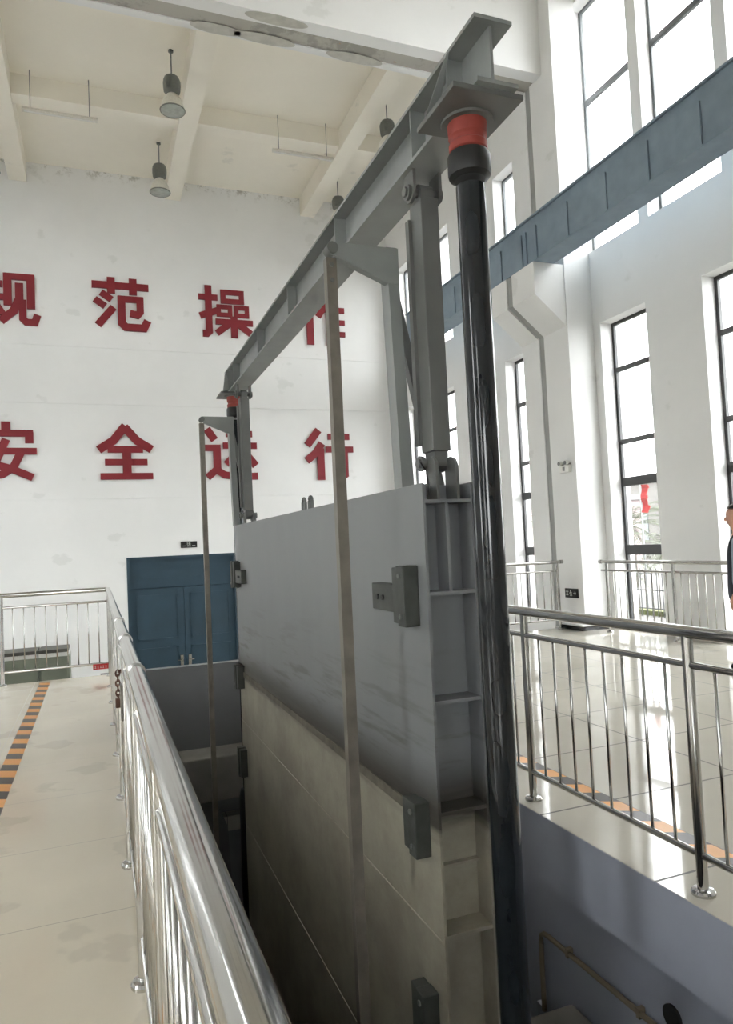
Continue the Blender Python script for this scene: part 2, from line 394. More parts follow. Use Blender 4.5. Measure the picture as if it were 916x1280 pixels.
LB = ((1.31, .17), (2.45, .15), (3.13, .08), (4.36, .08))
for q in low: window(*q, LB, 8.36, 'frame')
for q in upp: window(*q, ((9.25, .1),) if q[3] > 10 else (), 8.36, 'frameg', .05)
for q in lowL: window(*q, LB, XL-.26, 'frame')
for q in uppL: window(*q, ((9.25, .1),), XL-.26, 'frameg', .05)

window(-3.4, -1.0, .9, 3.6, ((2.6, .08),), YB-.2, 'frame', .07, 1, 'y')  # unseen back-wall window, added to brighten faces turned towards the camera
# double column with crane corbels and the joint strip
cm = MB()
for a, b in ((9.87, 10.56), (10.71, 11.24)):
    cm.box(7.57, XR, a, b, ZL if a > 10.5 else -.0, ZC)
    cm.prism([(6.965, a+.02, 6.215), (6.965, a+.02, 5.66), (7.57, a+.02, 5.155), (7.57, a+.02, 6.215)], (0, b-a-.02, 0))
struct(cm.build('wall_column', 'wall'))
js = MB(); js.box(7.585, XR, 10.56, 10.71, -.0, ZC)
js.prism([(6.98, 10.56, 6.215), (6.98, 10.56, 5.667), (7.585, 10.56, 5.162), (7.585, 10.56, 6.215)], (0, .15, 0))
struct(js.build('trim_9', 'grey_joint'))
struct(MB().box(7.47, XR, 9.82, 10.4, .001, .075, .004).build('baseboard_column', 'base'))
struct(MB().box(7.46, XR, 9.81, 10.41, .075, .105, .004).build('trim_20', 'wall'))
for i, (a, b) in enumerate(((9.7, 9.8), (7.53, 8.6), (5.36, 6.43), (3.18, 4.26), (1.2, 2.08))):
    struct(MB().box(XR-.025, XR, a, b, .001, .13, .003).build('baseboard_right_%d' % (i+1), 'base'))
# transverse double beam, joint soffit
tb = MB(); tb.box(XL, XR, 10.18, 10.42, 9.75, ZC); tb.box(XL, XR, 10.72, 10.86, 9.75, ZC); struct(tb.build('trim_10', 'wall'))
struct(MB().box(XL, XR, 10.42, 10.72, 9.77, ZC).build('trim_11', 'stain'))
pm = MB()
for x, y, a, b_ in [(2.818, 10.279, 0.5, 0.11), (2.733, 10.741, 0.5, 0.11), (4.26, 10.744, 0.5, 0.11), (1.959, 10.741, 0.4, 0.11)]:
    ov = [(x+a*math.cos(2*PI*j/24), y+b_*math.sin(2*PI*j/24), 9.7495) for j in range(24)]
    pm.prism(ov, (0, 0, -.004))
struct(pm.build('trim_21', 'patch'))
# ceiling beams of the far bay
k = 12
for x in (-1.56, 2.1, 5.76):
    struct(MB().box(x-.2, x+.2, 10.86, YF, 10.85, ZC).build('trim_%d' % k, 'ceil')); k += 1
struct(MB().box(XL, XR, 15.25, 15.6, 10.93, ZC).build('trim_%d' % k, 'ceil')); k += 1

# ------------------------------------------------------------------ blue double door in the far wall
d = bpy.data.objects.new('door_1', None); COL.objects.link(d); d.location = ((DX0+DX1)/2, YF+.12, ZL); struct(d)
fr = MB()
fr.box(DX0, DX0+.07, YF-.01, YF+.2, ZL, DZ1); fr.box(DX1-.07, DX1, YF-.01, YF+.2, ZL, DZ1); fr.box(DX0+.07, DX1-.07, YF-.01, YF+.2, DZ1-.07, DZ1)
fr.build('door_frame', 'door', d)
xm = (DX0+DX1)/2
for a, b, sgn in ((DX0+.07, xm-.006, 1), (xm+.006, DX1-.07, -1)):
    l = MB(); l.box(a, b, YF+.07, YF+.13, ZL+.01, .74)
    for p0, p1, z0, z1 in ((a+.14, b-.14, ZL+.2, -.75), (a+.14, b-.14, -.55, .58)):
        for q in ((p0, p1, z0, z0+.04), (p0, p1, z1-.04, z1), (p0, p0+.04, z0, z1), (p1-.04, p1, z0, z1)):
            l.box(q[0], q[1], YF+.05, YF+.07, q[2], q[3])
    leaf = l.build('door_leaf', 'door', d)
    hx = xm-sgn*.1
    h = MB(); h.box(hx-.04, hx+.04, YF+.035, YF+.07, -1.25, -.98, .008); h.tube([(hx, YF+.04, -1.1), (hx, YF-.02, -1.1), (hx-sgn*.1, YF-.02, -1.1)], .012, 8)
    h.build('door_handle', 'chrome_dim', leaf)
tr = MB(); tr.box(DX0+.07, DX1-.07, YF+.07, YF+.13, .76, DZ1-.07)
for p0, p1 in ((DX0+.3, xm-.2), (xm+.2, DX1-.3)):
    for zz in (.98, 1.24): tr.box(p0, p1, YF+.05, YF+.07, zz, zz+.04)
tr.build('transom_panel', 'door', d)
MB().box(DX0, DX1, YF+.2, YF+.24, ZL, DZ1).build('door_light_block', 'door', d)  # added panel that blocks daylight leaking through the leaf gaps

# ------------------------------------------------------------------ the steel bulkhead gate
GX0, GX1, GY0, GY1, GZ0, GZ1 = 1.5, 1.782, 3.155, 8.25, -3.4, 1.89
g = thing('bulkhead_gate', 'tall grey steel bulkhead gate leaf with muddy lower half, raised out of the floor pit', 'gate', (1.64, 5.7, GZ0))
MB().box(GX0, GX0+.014, GY0, GY1, GZ0, GZ1).build('skin_plate', 'gate', g)
MB().box(GX1-.014, GX1, GY0, GY1, GZ0, GZ1).build('back_plate', 'gate', g)
for y in (3.30, 8.10): MB().box(GX0+.014, GX1-.014, y-.007, y+.007, GZ0, GZ1-.0).build('end_plate', 'gate', g)
MB().box(GX0+.014, GX1-.014, 3.307, 8.093, GZ1-.012, GZ1).build('top_plate', 'gate', g)
ZS = (1.80, 1.343, .812, .281, -.30, -.85, -1.4, -2.0, -2.7)
for z in ZS:
    for a, b in ((GY0+.004, 3.293), (8.107, GY1-.004)):
        MB().box(GX0+.014, GX1-.014, a, b, z-.009, z+.009).build('stiffener', 'gate', g)
MB().box(GX0+.014, GX1-.014, 3.26, 3.293, -.02, -.008).build('weld_seam', 'weld', g)
for a, b in ((GY0+.02, 3.293), (8.107, GY1-.02)):
    MB().box(1.632, 1.650, a, b, 1.352, 1.791).build('centre_rib', 'gate', g)
for z in (-.326, -1.5):
    MB().tube([(GX0, GY0+.01, z), (GX0, GY1-.01, z)], .005, 6).build('weld_seam', 'weld', g)
MB().box(GX0-.012, GX0, GY0+.25, GY1-.25, .19, .245, .004).build('rubbing_strip', 'strip', g)
# guide shoes on the face at both ends
for y, s in ((3.25, 1), (8.155, -1)):
    for z0, z1 in ((1.18, 1.485), (.05, .32), (-.92, -.6)):
        a, b = (y, y+s*.09); c = y+s*.17
        b1 = MB(); b1.box(GX0-.085, GX0, a, b, z0, z1, .006); b1.box(GX0-.075, GX0, b, c, z0+.01, z1-.01, .006)
        sh = b1.build('guide_shoe', 'shoe', g)
        for zz in (z0+.05, z1-.05): MB().disc((GX0-.088, (a+b)/2, zz), (1, 0, 0), .014, .012, 6).build('bolt', 'greyd', sh)
    a, b = y+s*.17, y+s*.5
    ar = MB(); ar.box(GX0-.06, GX0, a, b, 1.24, 1.385, .005); ap = ar.build('guide_arm', 'shoe', g)
    for q in (.5, .72): MB().disc((GX0-.064, a+s*.33*q, 1.312), (1, 0, 0), .016, .014, 6).build('bolt', 'black', ap)
# lifting clevis plates and the loose shackle eyes on the top edge
for y in (3.22, 8.12):
    for dx in (-.062, .05):
        x = 1.65+dx
        c = MB(); pts = [(x, y-.05, 1.40 if y < 5 else 1.7), (x, y+.075, 1.40 if y < 5 else 1.7), (x, y+.075, 1.96)]
        if y < 5: pts = [(x, y-.05, 1.809), (x, y+.07, 1.809), (x, y+.07, 1.97)]
        else: pts = [(x, y-.07, 1.809), (x, y+.05, 1.809), (x, y+.05, 1.97)]
        cyy = y+.01 if y < 5 else y-.01
        for k in range(0, 9): pts.append((x, cyy+.06*math.cos(PI*k/8), 1.97+.06*math.sin(PI*k/8)))
        c.prism(pts, (.016, 0, 0)); c.build('lifting_clevis', 'greyd', g)
for y in (5.43, 5.62):
    e = MB(); e.tube([(1.6, y-.04, 1.885)]+[(1.6, y-.04*math.cos(PI*k/10), 1.955+.045*math.sin(PI*k/10)) for k in range(11)]+[(1.6, y+.04, 1.885)], .014, 10)
    e.build('lifting_eye', 'greyd', g)

# ------------------------------------------------------------------ hoisting beam, rams, links
BX = 1.64
b = thing('hoisting_beam', 'long grey steel I-beam carried on the two black rams above the gate', 'beam', (BX, 5.7, 3.525))
tf = MB(); tf.prism([(1.545, 2.51, 3.802), (1.545, 8.78, 3.802), (1.545, 8.78, 3.82), (1.545, 2.51, 3.82)], (.185, 0, 0)); tf.build('top_flange', 'grey', b)
wb = MB(); wb.prism([(BX-.007, 2.54, 3.543), (BX-.007, 8.95, 3.543), (BX-.007, 8.95, 3.60), (BX-.007, 8.75, 3.802), (BX-.007, 2.54, 3.802)], (.014, 0, 0)); wb.build('web', 'grey', b)
MB().bar((BX, 8.775, 3.811), (BX, 8.96, 3.61), .185, .016).build('end_flange', 'grey', b)
MB().box(1.545, 1.745, 2.51, 8.96, 3.525, 3.543).build('bottom_flange', 'grey', b)
for y in (2.79, 3.19, 4.425, 5.70, 6.91, 8.25, 8.62):
    for s in (-1, 1):
        x1 = BX+s*.007; x2 = BX+s*.088
        MB().box(x1, x2, y-.006, y+.006, 3.543, 3.802).build('stiffener', 'grey', b)
for y in (2.72, 8.68):
    MB().box(1.445, 1.79, y-.18, y+.18, 3.50, 3.524, .003).build('bearing_plate', 'greyd', b)
for y, y2 in ((2.9, 2.74), (8.5, 8.66)):
    gs = MB(); gs.prism([(1.47, y, 3.526), (1.545, y, 3.545), (1.545, y2, 3.80), (1.535, y2, 3.80)], (0, .01, 0)); gs.build('gusset', 'grey', b)
for y in (3.28, 8.18):
    for dx in (-.082, .066):
        x = 1.652+dx; c = MB(); pts = [(x, y+.055, 3.524), (x, y-.055, 3.524)]
        for k in range(0, 9): pts.append((x, y-.055*math.cos(PI*k/8), 3.42-.055*math.sin(PI*k/8)))
        c.prism(pts, (.016, 0, 0)); c.build('hanger_eye', 'greyd', b)
def link(y, label):
    L_ = thing('lifting_link', label, 'lifting link', (1.65, y, 2.0), 'lifting links')
    s = 1
    bx = MB(); bx.box(1.60, 1.70, y-.07, y+.07, 2.06, 3.375, .004)
    bx.box(1.58, 1.60, y+.05, y+.09, 2.1, 3.3)
    bx.build('link_bar', 'greyd', L_)
    for z in (2.0, 3.42):
        t = MB(); z2 = 2.09 if z < 3 else 3.35
        pts = [(1.615, y-.05, z2), (1.615, y+.05, z2)]; sg = -1 if z < 3 else 1
        for k in range(0, 9): pts.append((1.615, y+.05*math.cos(PI*k/8), z+sg*.045*math.sin(PI*k/8)))
        t.prism(pts, (.07, 0, 0)); t.build('eye_tab', 'greyd', L_)
        p = MB(); p.disc((1.65, y, z), (1, 0, 0), .024, .19, 16); p.disc((1.562, y, z), (1, 0, 0), .04, .018, 20); p.disc((1.55, y, z), (1, 0, 0), .026, .02, 6); p.disc((1.742, y, z), (1, 0, 0), .034, .018, 20)
        p.build('pin', 'greyd', L_)
    if y < 5:
        MB().tube([(1.545, y-.03, 2.0), (1.54, y-.10, 1.95), (1.53, y-.14, 1.88), (1.52, y-.145, 1.82)], .004, 6).build('safety_wire', 'black', L_)
link(3.28, 'grey steel lifting link at the near end, close to the camera-side black ram')
link(8.18, 'grey lifting link at the far end of the gate, before the red letters')
def ram(y, label):
    r = thing('hydraulic_ram', label, 'hydraulic ram', (1.63, y, -4), 'hydraulic rams')
    MB().tube([(1.63, y, -1.3), (1.63, y, 3.2)], .066, 32).build('plunger', 'ram', r)
    MB().lathe(1.63, y, [(.12, -4), (.12, -1.35), (.1, -1.25), (.075, -1.24)], 32).build('cylinder_barrel', 'black', r)
    MB().lathe(1.63, y, [(.07, 3.23), (.094, 3.245), (.098, 3.26), (.098, 3.335), (.09, 3.35), (.08, 3.355)], 32).build('collar', 'black', r)
    MB().lathe(1.63, y, [(.08, 3.355), (.088, 3.362), (.088, 3.392), (.079, 3.402), (.079, 3.418), (.088, 3.428), (.090, 3.48), (.09, 3.487)], 32).build('coupling', 'red', r)
    MB().lathe(1.63, y, [(.118, 3.4865), (.12, 3.4985)], 32).build('coupling_flange', 'greyd', r)
ram(2.76, 'tall glossy black hydraulic ram in the foreground with a red coupling on top')
ram(8.66, 'distant black hydraulic ram with red coupling at the far end of the gate')

# ------------------------------------------------------------------ guide-rod stands and rods
def stand(y, label, label2):
    s = thing('rod_stand', label, 'bracket', (1.53, y, 1.891), 'guide rod stands on the gate')
    p = MB(); p.bar((1.535, y, 1.891), (1.50, y, 3.17), .012, .07, (1, 0, 0)); p.box(1.5, 1.57, y-.05, y-.04, 1.891, 1.91)
    P = MB(); P.prism([(1.50, y-.04, 1.891), (1.57, y-.04, 1.891), (1.535, y-.04, 3.17), (1.475, y-.04, 3.17)], (0, .012, 0))
    P.prism([(1.50, y-.03, 1.891), (1.512, y-.03, 1.891), (1.487, y-.03, 3.17), (1.475, y-.03, 3.17)], (0, .09, 0))
    P.build('post', 'grey', s)
    MB().bar((1.517, y+.035, 3.02), (1.75, y+.035, 1.90), .05, .05, (0, 1, 0)).build('brace', 'greyd', s)
    a = MB(); a.bar((1.475, y-.02, 2.977), (1.19, y-.02, 3.094), .04, .008, (0, 0, 1)); a.prism([(1.54, y-.045, 3.165), (1.54, y-.045, 2.975), (1.475, y-.045, 2.975), (1.20, y-.045, 3.09), (1.165, y-.045, 3.10), (1.15, y-.045, 3.14), (1.17, y-.045, 3.165)], (0, .012, 0))
    a.prism([(1.475, y-.033, 3.165), (1.475, y-.033, 3.155), (1.17, y-.033, 3.155), (1.17, y-.033, 3.165)], (0, .05, 0))
    arm = a.build('arm_plate', 'grey', s)
    MB().disc((1.172, y-.02, 3.13), (0, 1, 0), .03, .075, 16).build('pivot', 'greyd', arm)
    r = thing('guide_rod', label2, 'rod', (1.172, y, -3), 'hanging guide rods')
    R = MB(); R.box(1.145, 1.20, y-.022, y-.012, -3, 3.09); R.box(1.145, 1.155, y-.012, y+.03, -3, 3.09); R.build('angle_bar', 'rodm', r)
    for zz in (3.05, 2.97): MB().disc((1.172, y-.025, zz), (0, 1, 0), .012, .012, 6).build('bolt', 'greyd', r)
stand(3.435, 'grey bracket stand on the gate top beside the near lifting link', 'long weathered steel guide rod hanging down in front of the near gate face')
stand(8.30, 'small distant grey bracket stand on the far end of the gate top', 'distant thin guide rod standing in front of the blue double door')

# ------------------------------------------------------------------ crane girder on the right
gd = thing('crane_girder', 'long blue-grey steel crane girder running along the window wall on white corbels', 'girder', (7.18, 7, 6.216))
MB().box(6.965, 7.385, YB+.05, 15.1, 6.216, 6.24).build('bottom_flange', 'girder', gd)
MB().box(6.965, 7.385, YB+.05, 15.1, 6.965, 6.995).build('top_flange', 'girder', gd)
MB().box(7.005, 7.02, YB+.05, 15.1, 6.24, 6.965).build('web', 'girder', gd)
MB().box(7.30, 7.315, YB+.05, 15.1, 6.24, 6.965).build('back_web', 'girder', gd)
y = 5.5
for y in (4.6, 5.47, 6.345, 7.22, 8.06, 8.96, 9.8, 10.1, 10.23, 10.9, 11.8, 12.7, 13.6, 14.5):
    MB().box(6.98, 7.005, y-.008, y+.008, 6.24, 6.80).build('stiffener', 'girder', gd)
MB().box(7.14, 7.22, YB+.05, 15.1, 6.995, 7.09).build('rail', 'greyd', gd)

# ------------------------------------------------------------------ stainless railings
def railing(name_label, pts, posts, hr, zc, group, mat='chrome', sleeves=(), bal=.145, skip_end=False, rb=.008):
    """pts: two end points (x,y) of one straight run per entry"""
    t = thing('railing', name_label, 'railing', (pts[0][0], pts[0][1], 0), group)
    path = [(x, y, zc) for x, y in pts]
    if len(path) == 3:                       # round the corner
        a, c, e = map(Vector, path); d1 = (a-c).normalized(); d2 = (e-c).normalized(); R = .05
        arc = []
        for k in range(7):
            q = k/6; arc.append(c+d1*R*(1-q)**2+d2*R*q**2)
        path = [a]+arc+[e]
    MB().tube(path, hr, 24).build('handrail', mat, t)
    for k in range(len(pts)-1):
        a = Vector((*pts[k], 0)); e = Vector((*pts[k+1], 0)); ln = (e-a).length; d_ = (e-a)/ln
        ps = posts[k]
        for s in ps:
            p = a+d_*s
            q = MB(); q.tube([(p.x, p.y, .0), (p.x, p.y, zc-hr*.6)], .0245, 18); po = q.build('post', mat, t)
            fl = MB(); fl.lathe(p.x, p.y, [(.052, .001), (.052, .012), (.045, .022), (.03, .026)], 24); fl.build('base_flange', mat, po)
        ss = sorted(set([0.]+list(ps)+[ln]))
        for z, r_ in ((1.0, .0165), (.17, .0165)):
            for s0, s1 in zip(ss, ss[1:]):
                if s1-s0 < .12: continue
                p, q = a+d_*(s0+.01), a+d_*(s1-.01)
                MB().tube([(p.x, p.y, z), (q.x, q.y, z)], r_, 12).build('mid_rail' if z > .5 else 'bottom_rail', mat, t)
        for s0, s1 in zip(ss, ss[1:]):
            n = max(0, round((s1-s0)/bal)-1)
            for j in range(n):
                p = a+d_*(s0+(s1-s0)*(j+1)/(n+1))
                MB().tube([(p.x, p.y, .17), (p.x, p.y, 1.0)], rb, 8).build('baluster', mat, t)
    for (x, y, ax) in sleeves:
        MB().disc((x, y, zc), ax, hr+.006, .05, 24).build('sleeve', mat, t)
    return t
G = 'stainless railings around the hall platform'
lp = [i*1.1+.67 for i in range(9)]
railing('polished stainless railing along the left edge of the pit, turning left at the far corner', [(.125, -.9), (.125, 10.3), (-5.2, 10.3)],
        [[y_+.9 for y_ in [-.43]+lp[:8]+[9.4]]+[11.2-.03], [1.30, 2.6, 3.9, 5.2]], .031, 1.158, G, sleeves=[(.125, 3.97, (0, 1, 0)), (.125, 2.87, (0, 1, 0)), (.125, 5.07, (0, 1, 0))], bal=.135)
railing('stainless railing along the right edge of the pit on the polished floor', [(2.447, .55), (2.447, 10.1)],
        [[3.788-.55-1.3*j for j in (2, 1, 0)]+[3.788-.55+1.3*j for j in range(1, 5)]+[9.52]], .029, 1.145, G)
railing('distant stainless railing at the far platform edge, ending at the white double column', [(2.6, 10.3), (7.47, 10.3)],
        [[.02, 1.2, 2.4, 3.6, 4.78]], .027, 1.15, G, 'chrome_dim', sleeves=[(7.47, 10.3, (1, 0, 0))])
railing('stainless railing in front of the tall windows of the right wall', [(7.75, 9.62), (7.75, .3)],
        [[.14, 1.57, 3.0, 4.43, 5.86, 7.29, 8.72]], .027, 1.14, G, 'chrome_dim', sleeves=[(7.75, 9.62, (0, 1, 0))])
# chain and padlock bar on the left railing
ch = thing('chain', 'short rusty chain and lock hanging on a post of the left railing', 'chain', (.1, 4.08, .84))
for k in range(6):
    c = MB(); cz = .98-k*.026; ang = k % 2
    c.tube([(.085+(.0 if ang else .01*math.cos(2*PI*j/10)), 4.04+(.01*math.cos(2*PI*j/10) if ang else 0), cz+.018*math.sin(2*PI*j/10)) for j in range(11)], .005, 6, False)
    c.build('chain_link', 'rust', ch)
MB().tube([(.09, 4.02, .99), (.125, 4.0, 1.02), (.16, 4.04, 1.0), (.125, 4.07, .98), (.09, 4.04, .985)], .006, 6).build('chain_loop', 'rust', ch)
MB().box(.07, .1, 4.02, 4.06, .80, .85, .006).build('padlock', 'rust', ch)
tag(MB().box(.085, .099, 3.6, 3.66, .82, .99, .004).build('flat_bar', 'rodm'), 'short dark flat bar hung from the mid rail of the left railing below the chain', 'bar')

# ------------------------------------------------------------------ floor tapes
tag(MB().box(-.74, -.615, 1.2, 10.3, .0, .002).build('hazard_tape', 'hazard'), 'black and orange striped tape on the matte floor left of the left railing', 'floor tape', 'hazard tapes')
tag(MB().box(2.745, 2.87, .6, 10.0, .0, .002).build('hazard_tape', 'hazard'), 'black and orange striped tape on the glossy floor behind the right pit railing', 'floor tape', 'hazard tapes')

# ------------------------------------------------------------------ the red wall characters
def ring(x0, x1, y0, y1, w_):
    return [([(x0-w_/2, y0), (x1+w_/2, y0)], w_), ([(x0-w_/2, y1), (x1+w_/2, y1)], w_), ([(x0, y0), (x0, y1)], w_), ([(x1, y0), (x1, y1)], w_)]
def character(x0, x1, z0, z1, strokes, label):
    mb = MB(); W, H = x1-x0, z1-z0
    for n_, (pts, wd) in enumerate(strokes):
        P_ = [Vector((x0+u*W, 0, z0+v*H)) for u, v in pts]; hw = wd*.5*(W+H)/2
        dep = YF-.05-.0004*n_
        # mitred ribbon outline
        lft, rgt_ = [], []
        for k_, p in enumerate(P_):
            d1 = (P_[k_]-P_[k_-1]).normalized() if k_ else None
            d2 = (P_[k_+1]-P_[k_]).normalized() if k_ < len(P_)-1 else None
            d1 = d1 or d2; d2 = d2 or d1
            n1 = Vector((-d1.z, 0, d1.x)); n2 = Vector((-d2.z, 0, d2.x)); nn = (n1+n2).normalized()
            q = hw/max(nn.dot(n1), .45)
            lft.append(p+nn*q); rgt_.append(p-nn*q)
        for k_ in range(len(P_)-1):
            mb.prism([Vector((v.x, dep, v.z)) for v in (lft[k_], lft[k_+1], rgt_[k_+1], rgt_[k_])], (0, YF-dep-.001, 0))
    q = mb.build('wall_character', 'letter')
    c_ = Vector(((x0+x1)/2, YF, (z0+z1)/2))
    for v in q.data.vertices: v.co -= c_
    q.location = c_
    tag(q, label, 'wall lettering', 'red characters on the far wall')
A, B_ = .125, .145
character(-2.395, -1.157, 7.265, 8.524, [([(0, .78), (.36, .78)], A), ([(0, .53), (.38, .53)], A), ([(.2, 1), (.2, .5), (.13, .25), (0, .06)], B_), ([(.2, .45), (.36, .2)], A),
    ([(.45, 1), (.45, .37)], B_), ([(.4, .94), (.93, .94)], A), ([(.86, .98), (.86, .33)], B_), ([(.655, .82), (.655, .52), (.55, .27), (.32, .06)], B_), ([(.71, .5), (.71, .13), (.77, .065), (.92, .065), (.975, .22)], .13)],
    'red character 规 in the upper row, cut off by the left edge of the photo')
character(.056, 1.418, 7.288, 8.636, [([(0, .845), (1, .845)], .13), ([(.335, 1), (.335, .69)], .14), ([(.72, 1), (.72, .69)], .14),
    ([(.155, .70), (.34, .575)], .12), ([(.045, .565), (.225, .44)], .12), ([(.09, .08), (.37, .43)], .13),
    ([(.51, .655), (.51, .14), (.58, .065), (.90, .065), (.97, .21)], .14), ([(.45, .60), (.9, .60)], .12), ([(.84, .64), (.84, .37), (.79, .31), (.655, .335)], .13)],
    'red character 范 in the upper row, the second from the left')
character(2.675, 4.095, 7.263, 8.641, [([(0, .77), (.35, .77)], .11), ([(.18, 1), (.18, .10), (.14, .06), (.06, .06)], .125), ([(.02, .40), (.36, .53)], .12)]+
    ring(.455, .80, .715, .89, .095)+ring(.365, .575, .445, .60, .08)+ring(.69, .895, .445, .60, .08)+
    [([(.30, .305), (1, .305)], .11), ([(.645, .42), (.645, 0)], .13), ([(.57, .28), (.32, .08)], .12), ([(.72, .28), (.98, .08)], .12)],
    'red character 操 in the upper row, left of the sloping hoisting beam')
character(5.434, 6.721, 7.211, 8.549, [([(.33, 1), (.22, .70), (.04, .47)], .14), ([(.21, .62), (.21, 0)], .15), ([(.60, 1), (.52, .78), (.40, .60)], .13),
    ([(.50, .76), (1, .76)], .12), ([(.65, .78), (.65, 0)], .15), ([(.65, .50), (1, .50)], .11), ([(.65, .25), (1, .25)], .11)],
    'red character 作 in the upper row, half hidden by beam and guide rod')
character(-2.504, -1.285, 3.517, 4.92, [([(.46, 1), (.46, .84)], .15), ([(.03, .80), (.94, .80)], .125), ([(.08, .82), (.08, .64)], .14), ([(.87, .82), (.87, .63)], .14),
    ([(0, .495), (1, .495)], .12), ([(.46, .70), (.25, .27), (.55, .19), (.92, .04)], .135), ([(.73, .50), (.58, .22), (.38, .10), (.05, .04)], .135)],
    'red character 安 in the lower row, cut off by the left edge of the photo')
character(.035, 1.441, 3.511, 4.901, [([(.51, .97), (.30, .70), (.05, .53)], .145), ([(.49, .95), (.70, .70), (.95, .54)], .145), ([(.2, .54), (.8, .54)], .12), ([(.15, .31), (.87, .31)], .115), ([(.07, .055), (.96, .055)], .115), ([(.52, .54), (.52, .06)], .15)],
    'red character 全 in the lower row, the second from the left')
character(2.649, 4.069, 3.466, 4.852, [([(.08, .97), (.22, .76)], .14), ([(.03, .61), (.32, .61)], .12), ([(.255, .61), (.255, .22)], .14), ([(.28, .24), (.07, .05)], .13), ([(.22, .21), (.38, .10), (.60, .06), (1, .07)], .13),
    ([(.44, .88), (.92, .88)], .12), ([(.37, .655), (1, .655)], .12), ([(.62, .63), (.53, .42), (.42, .30)], .13), ([(.45, .31), (.86, .335)], .11), ([(.77, .52), (.97, .27)], .14)],
    'red character 运 in the lower row, partly behind the far ram and stand')
character(5.403, 6.802, 3.436, 4.849, [([(.29, .98), (.05, .68)], .145), ([(.35, .72), (.22, .53), (.03, .38)], .145), ([(.315, .62), (.315, 0)], .15), ([(.48, .85), (.93, .85)], .12), ([(.43, .60), (1, .60)], .12), ([(.81, .62), (.81, .10), (.75, .06), (.62, .06)], .145)],
    'red character 行 in the lower row, crossed by the near guide rod')

# ------------------------------------------------------------------ ceiling lamps
def lamp0(x, y, label):
    L_ = thing('high_bay_lamp', label, 'ceiling lamp', (x, y, ZC), 'high bay lamps')
    s = MB(); s.lathe(x, y, [(.05, ZC-.03), (.05, ZC)], 16); s.build('ceiling_hook', 'lampm', L_)
    MB().tube([(x, y, ZC-.03), (x, y, 10.83)], .014, 8).build('suspension_rod', 'greyp', L_)
    MB().lathe(x, y, [(.10, 10.47), (.15, 10.52), (.16, 10.62), (.16, 10.72), (.13, 10.80), (.05, 10.84)], 24, .05).build('ballast_housing', 'lampm', L_)
    MB().lathe(x, y, [(.225, 10.145), (.218, 10.19), (.196, 10.29), (.165, 10.37), (.12, 10.435), (.075, 10.48)], 32, .02).build('lamp_shade', 'lampl', L_)
    gl = MB(); gl.lathe(x, y, [(.05, 10.115), (.15, 10.122), (.222, 10.14), (.23, 10.15)], 32); c = gl.build('cover_glass', 'lampg', L_)
    MB().tube([(x+.232*math.cos(2*PI*j/32), y+.232*math.sin(2*PI*j/32), 10.148) for j in range(33)], .012, 6, False).build('rim', 'lampm', L_)
    return L_
l0 = lamp0(1.60, 13.69, 'grey dome lamp on a ceiling rod, the larger of the pair left of the beam')
dup(l0, (1.63, 16.98, ZC), 'grey dome lamp hanging near the far wall, below and left of the larger one')
dup(l0, (6.18, 13.84, ZC), 'grey dome lamp half hidden behind the upper end of the hoisting beam')
dup(l0, (6.22, 17.34, ZC), 'small grey dome lamp peeking over the beam where the near guide rod starts')
dup(l0, (-2.0, 17.0, ZC), 'grey dome lamp at the left edge of the photo, only its rim in view')
def tubelamp(x0, x1, y, label):
    t = thing('strip_light', label, 'ceiling lamp', ((x0+x1)/2, y, ZC), 'hanging strip lights')
    MB().prism([(x0, y-.06, 10.50), (x0, y+.06, 10.50), (x0, y+.035, 10.56), (x0, y-.035, 10.56)], (x1-x0, 0, 0)).build('housing', 'lampl', t)
    MB().tube([(x0+.04, y, 10.488), (x1-.04, y, 10.488)], .014, 10).build('tube', 'white', t)
    for x in (x0+.15, x1-.15):
        MB().tube([(x, y, 10.56), (x, y, ZC)], .008, 8).build('hanger', 'greyp', t)
tubelamp(-1.15, .25, 15.06, 'thin strip light hung from the ceiling at the upper left')
tubelamp(3.92, 5.35, 15.13, 'thin strip light hung from the ceiling left of the hoisting beam')

# ------------------------------------------------------------------ signs and small fittings
def marks(mb, items):
    for a in items: mb.box(*a)
    return mb
s = thing('exit_sign', 'small black sign with pale lettering above the blue double door', 'sign', (2.21, YF, 1.735))
MB().box(2.007, 2.415, YF-.03, YF, 1.735, 1.895, .004).build('sign_plate', 'sign', s)
mm = MB()
for q in range(2):
    mm.box(2.165+q*.05, 2.175+q*.05, YF-.033, YF-.03, 1.80, 1.885); 
mm.box(2.165, 2.26, YF-.033, YF-.03, 1.84, 1.85); mm.box(2.165, 2.26, YF-.033, YF-.03, 1.80, 1.81); mm.box(2.165, 2.26, YF-.033, YF-.03, 1.876, 1.885)
mm.box(2.05, 2.14, YF-.033, YF-.03, 1.772, 1.79); mm.box(2.29, 2.37, YF-.033, YF-.03, 1.772, 1.79); mm.box(2.16, 2.265, YF-.033, YF-.03, 1.765, 1.78)
mm.build('sign_lettering', 'signw', s)
s = thing('exit_sign', 'small black evacuation sign with pale figures low on the white double column', 'sign', (7.565, 10.18, .53))
MB().box(7.545, 7.57, 10.0, 10.345, .53, .69, .004).build('sign_plate', 'sign', s)
mm = MB(); X0, X1 = 7.542, 7.546
mm.box(X0, X1, 10.25, 10.31, .575, .595); mm.box(X0, X1, 10.27, 10.29, .57, .65); mm.box(X0, X1, 10.245, 10.315, .63, .642)
mm.disc((X0+.002, 10.185, .65), (1, 0, 0), .013, .004, 12); mm.bar((X0+.002, 10.185, .64), (X0+.002, 10.175, .60), .004, .022); mm.bar((X0+.002, 10.175, .60), (X0+.002, 10.15, .565), .004, .014)
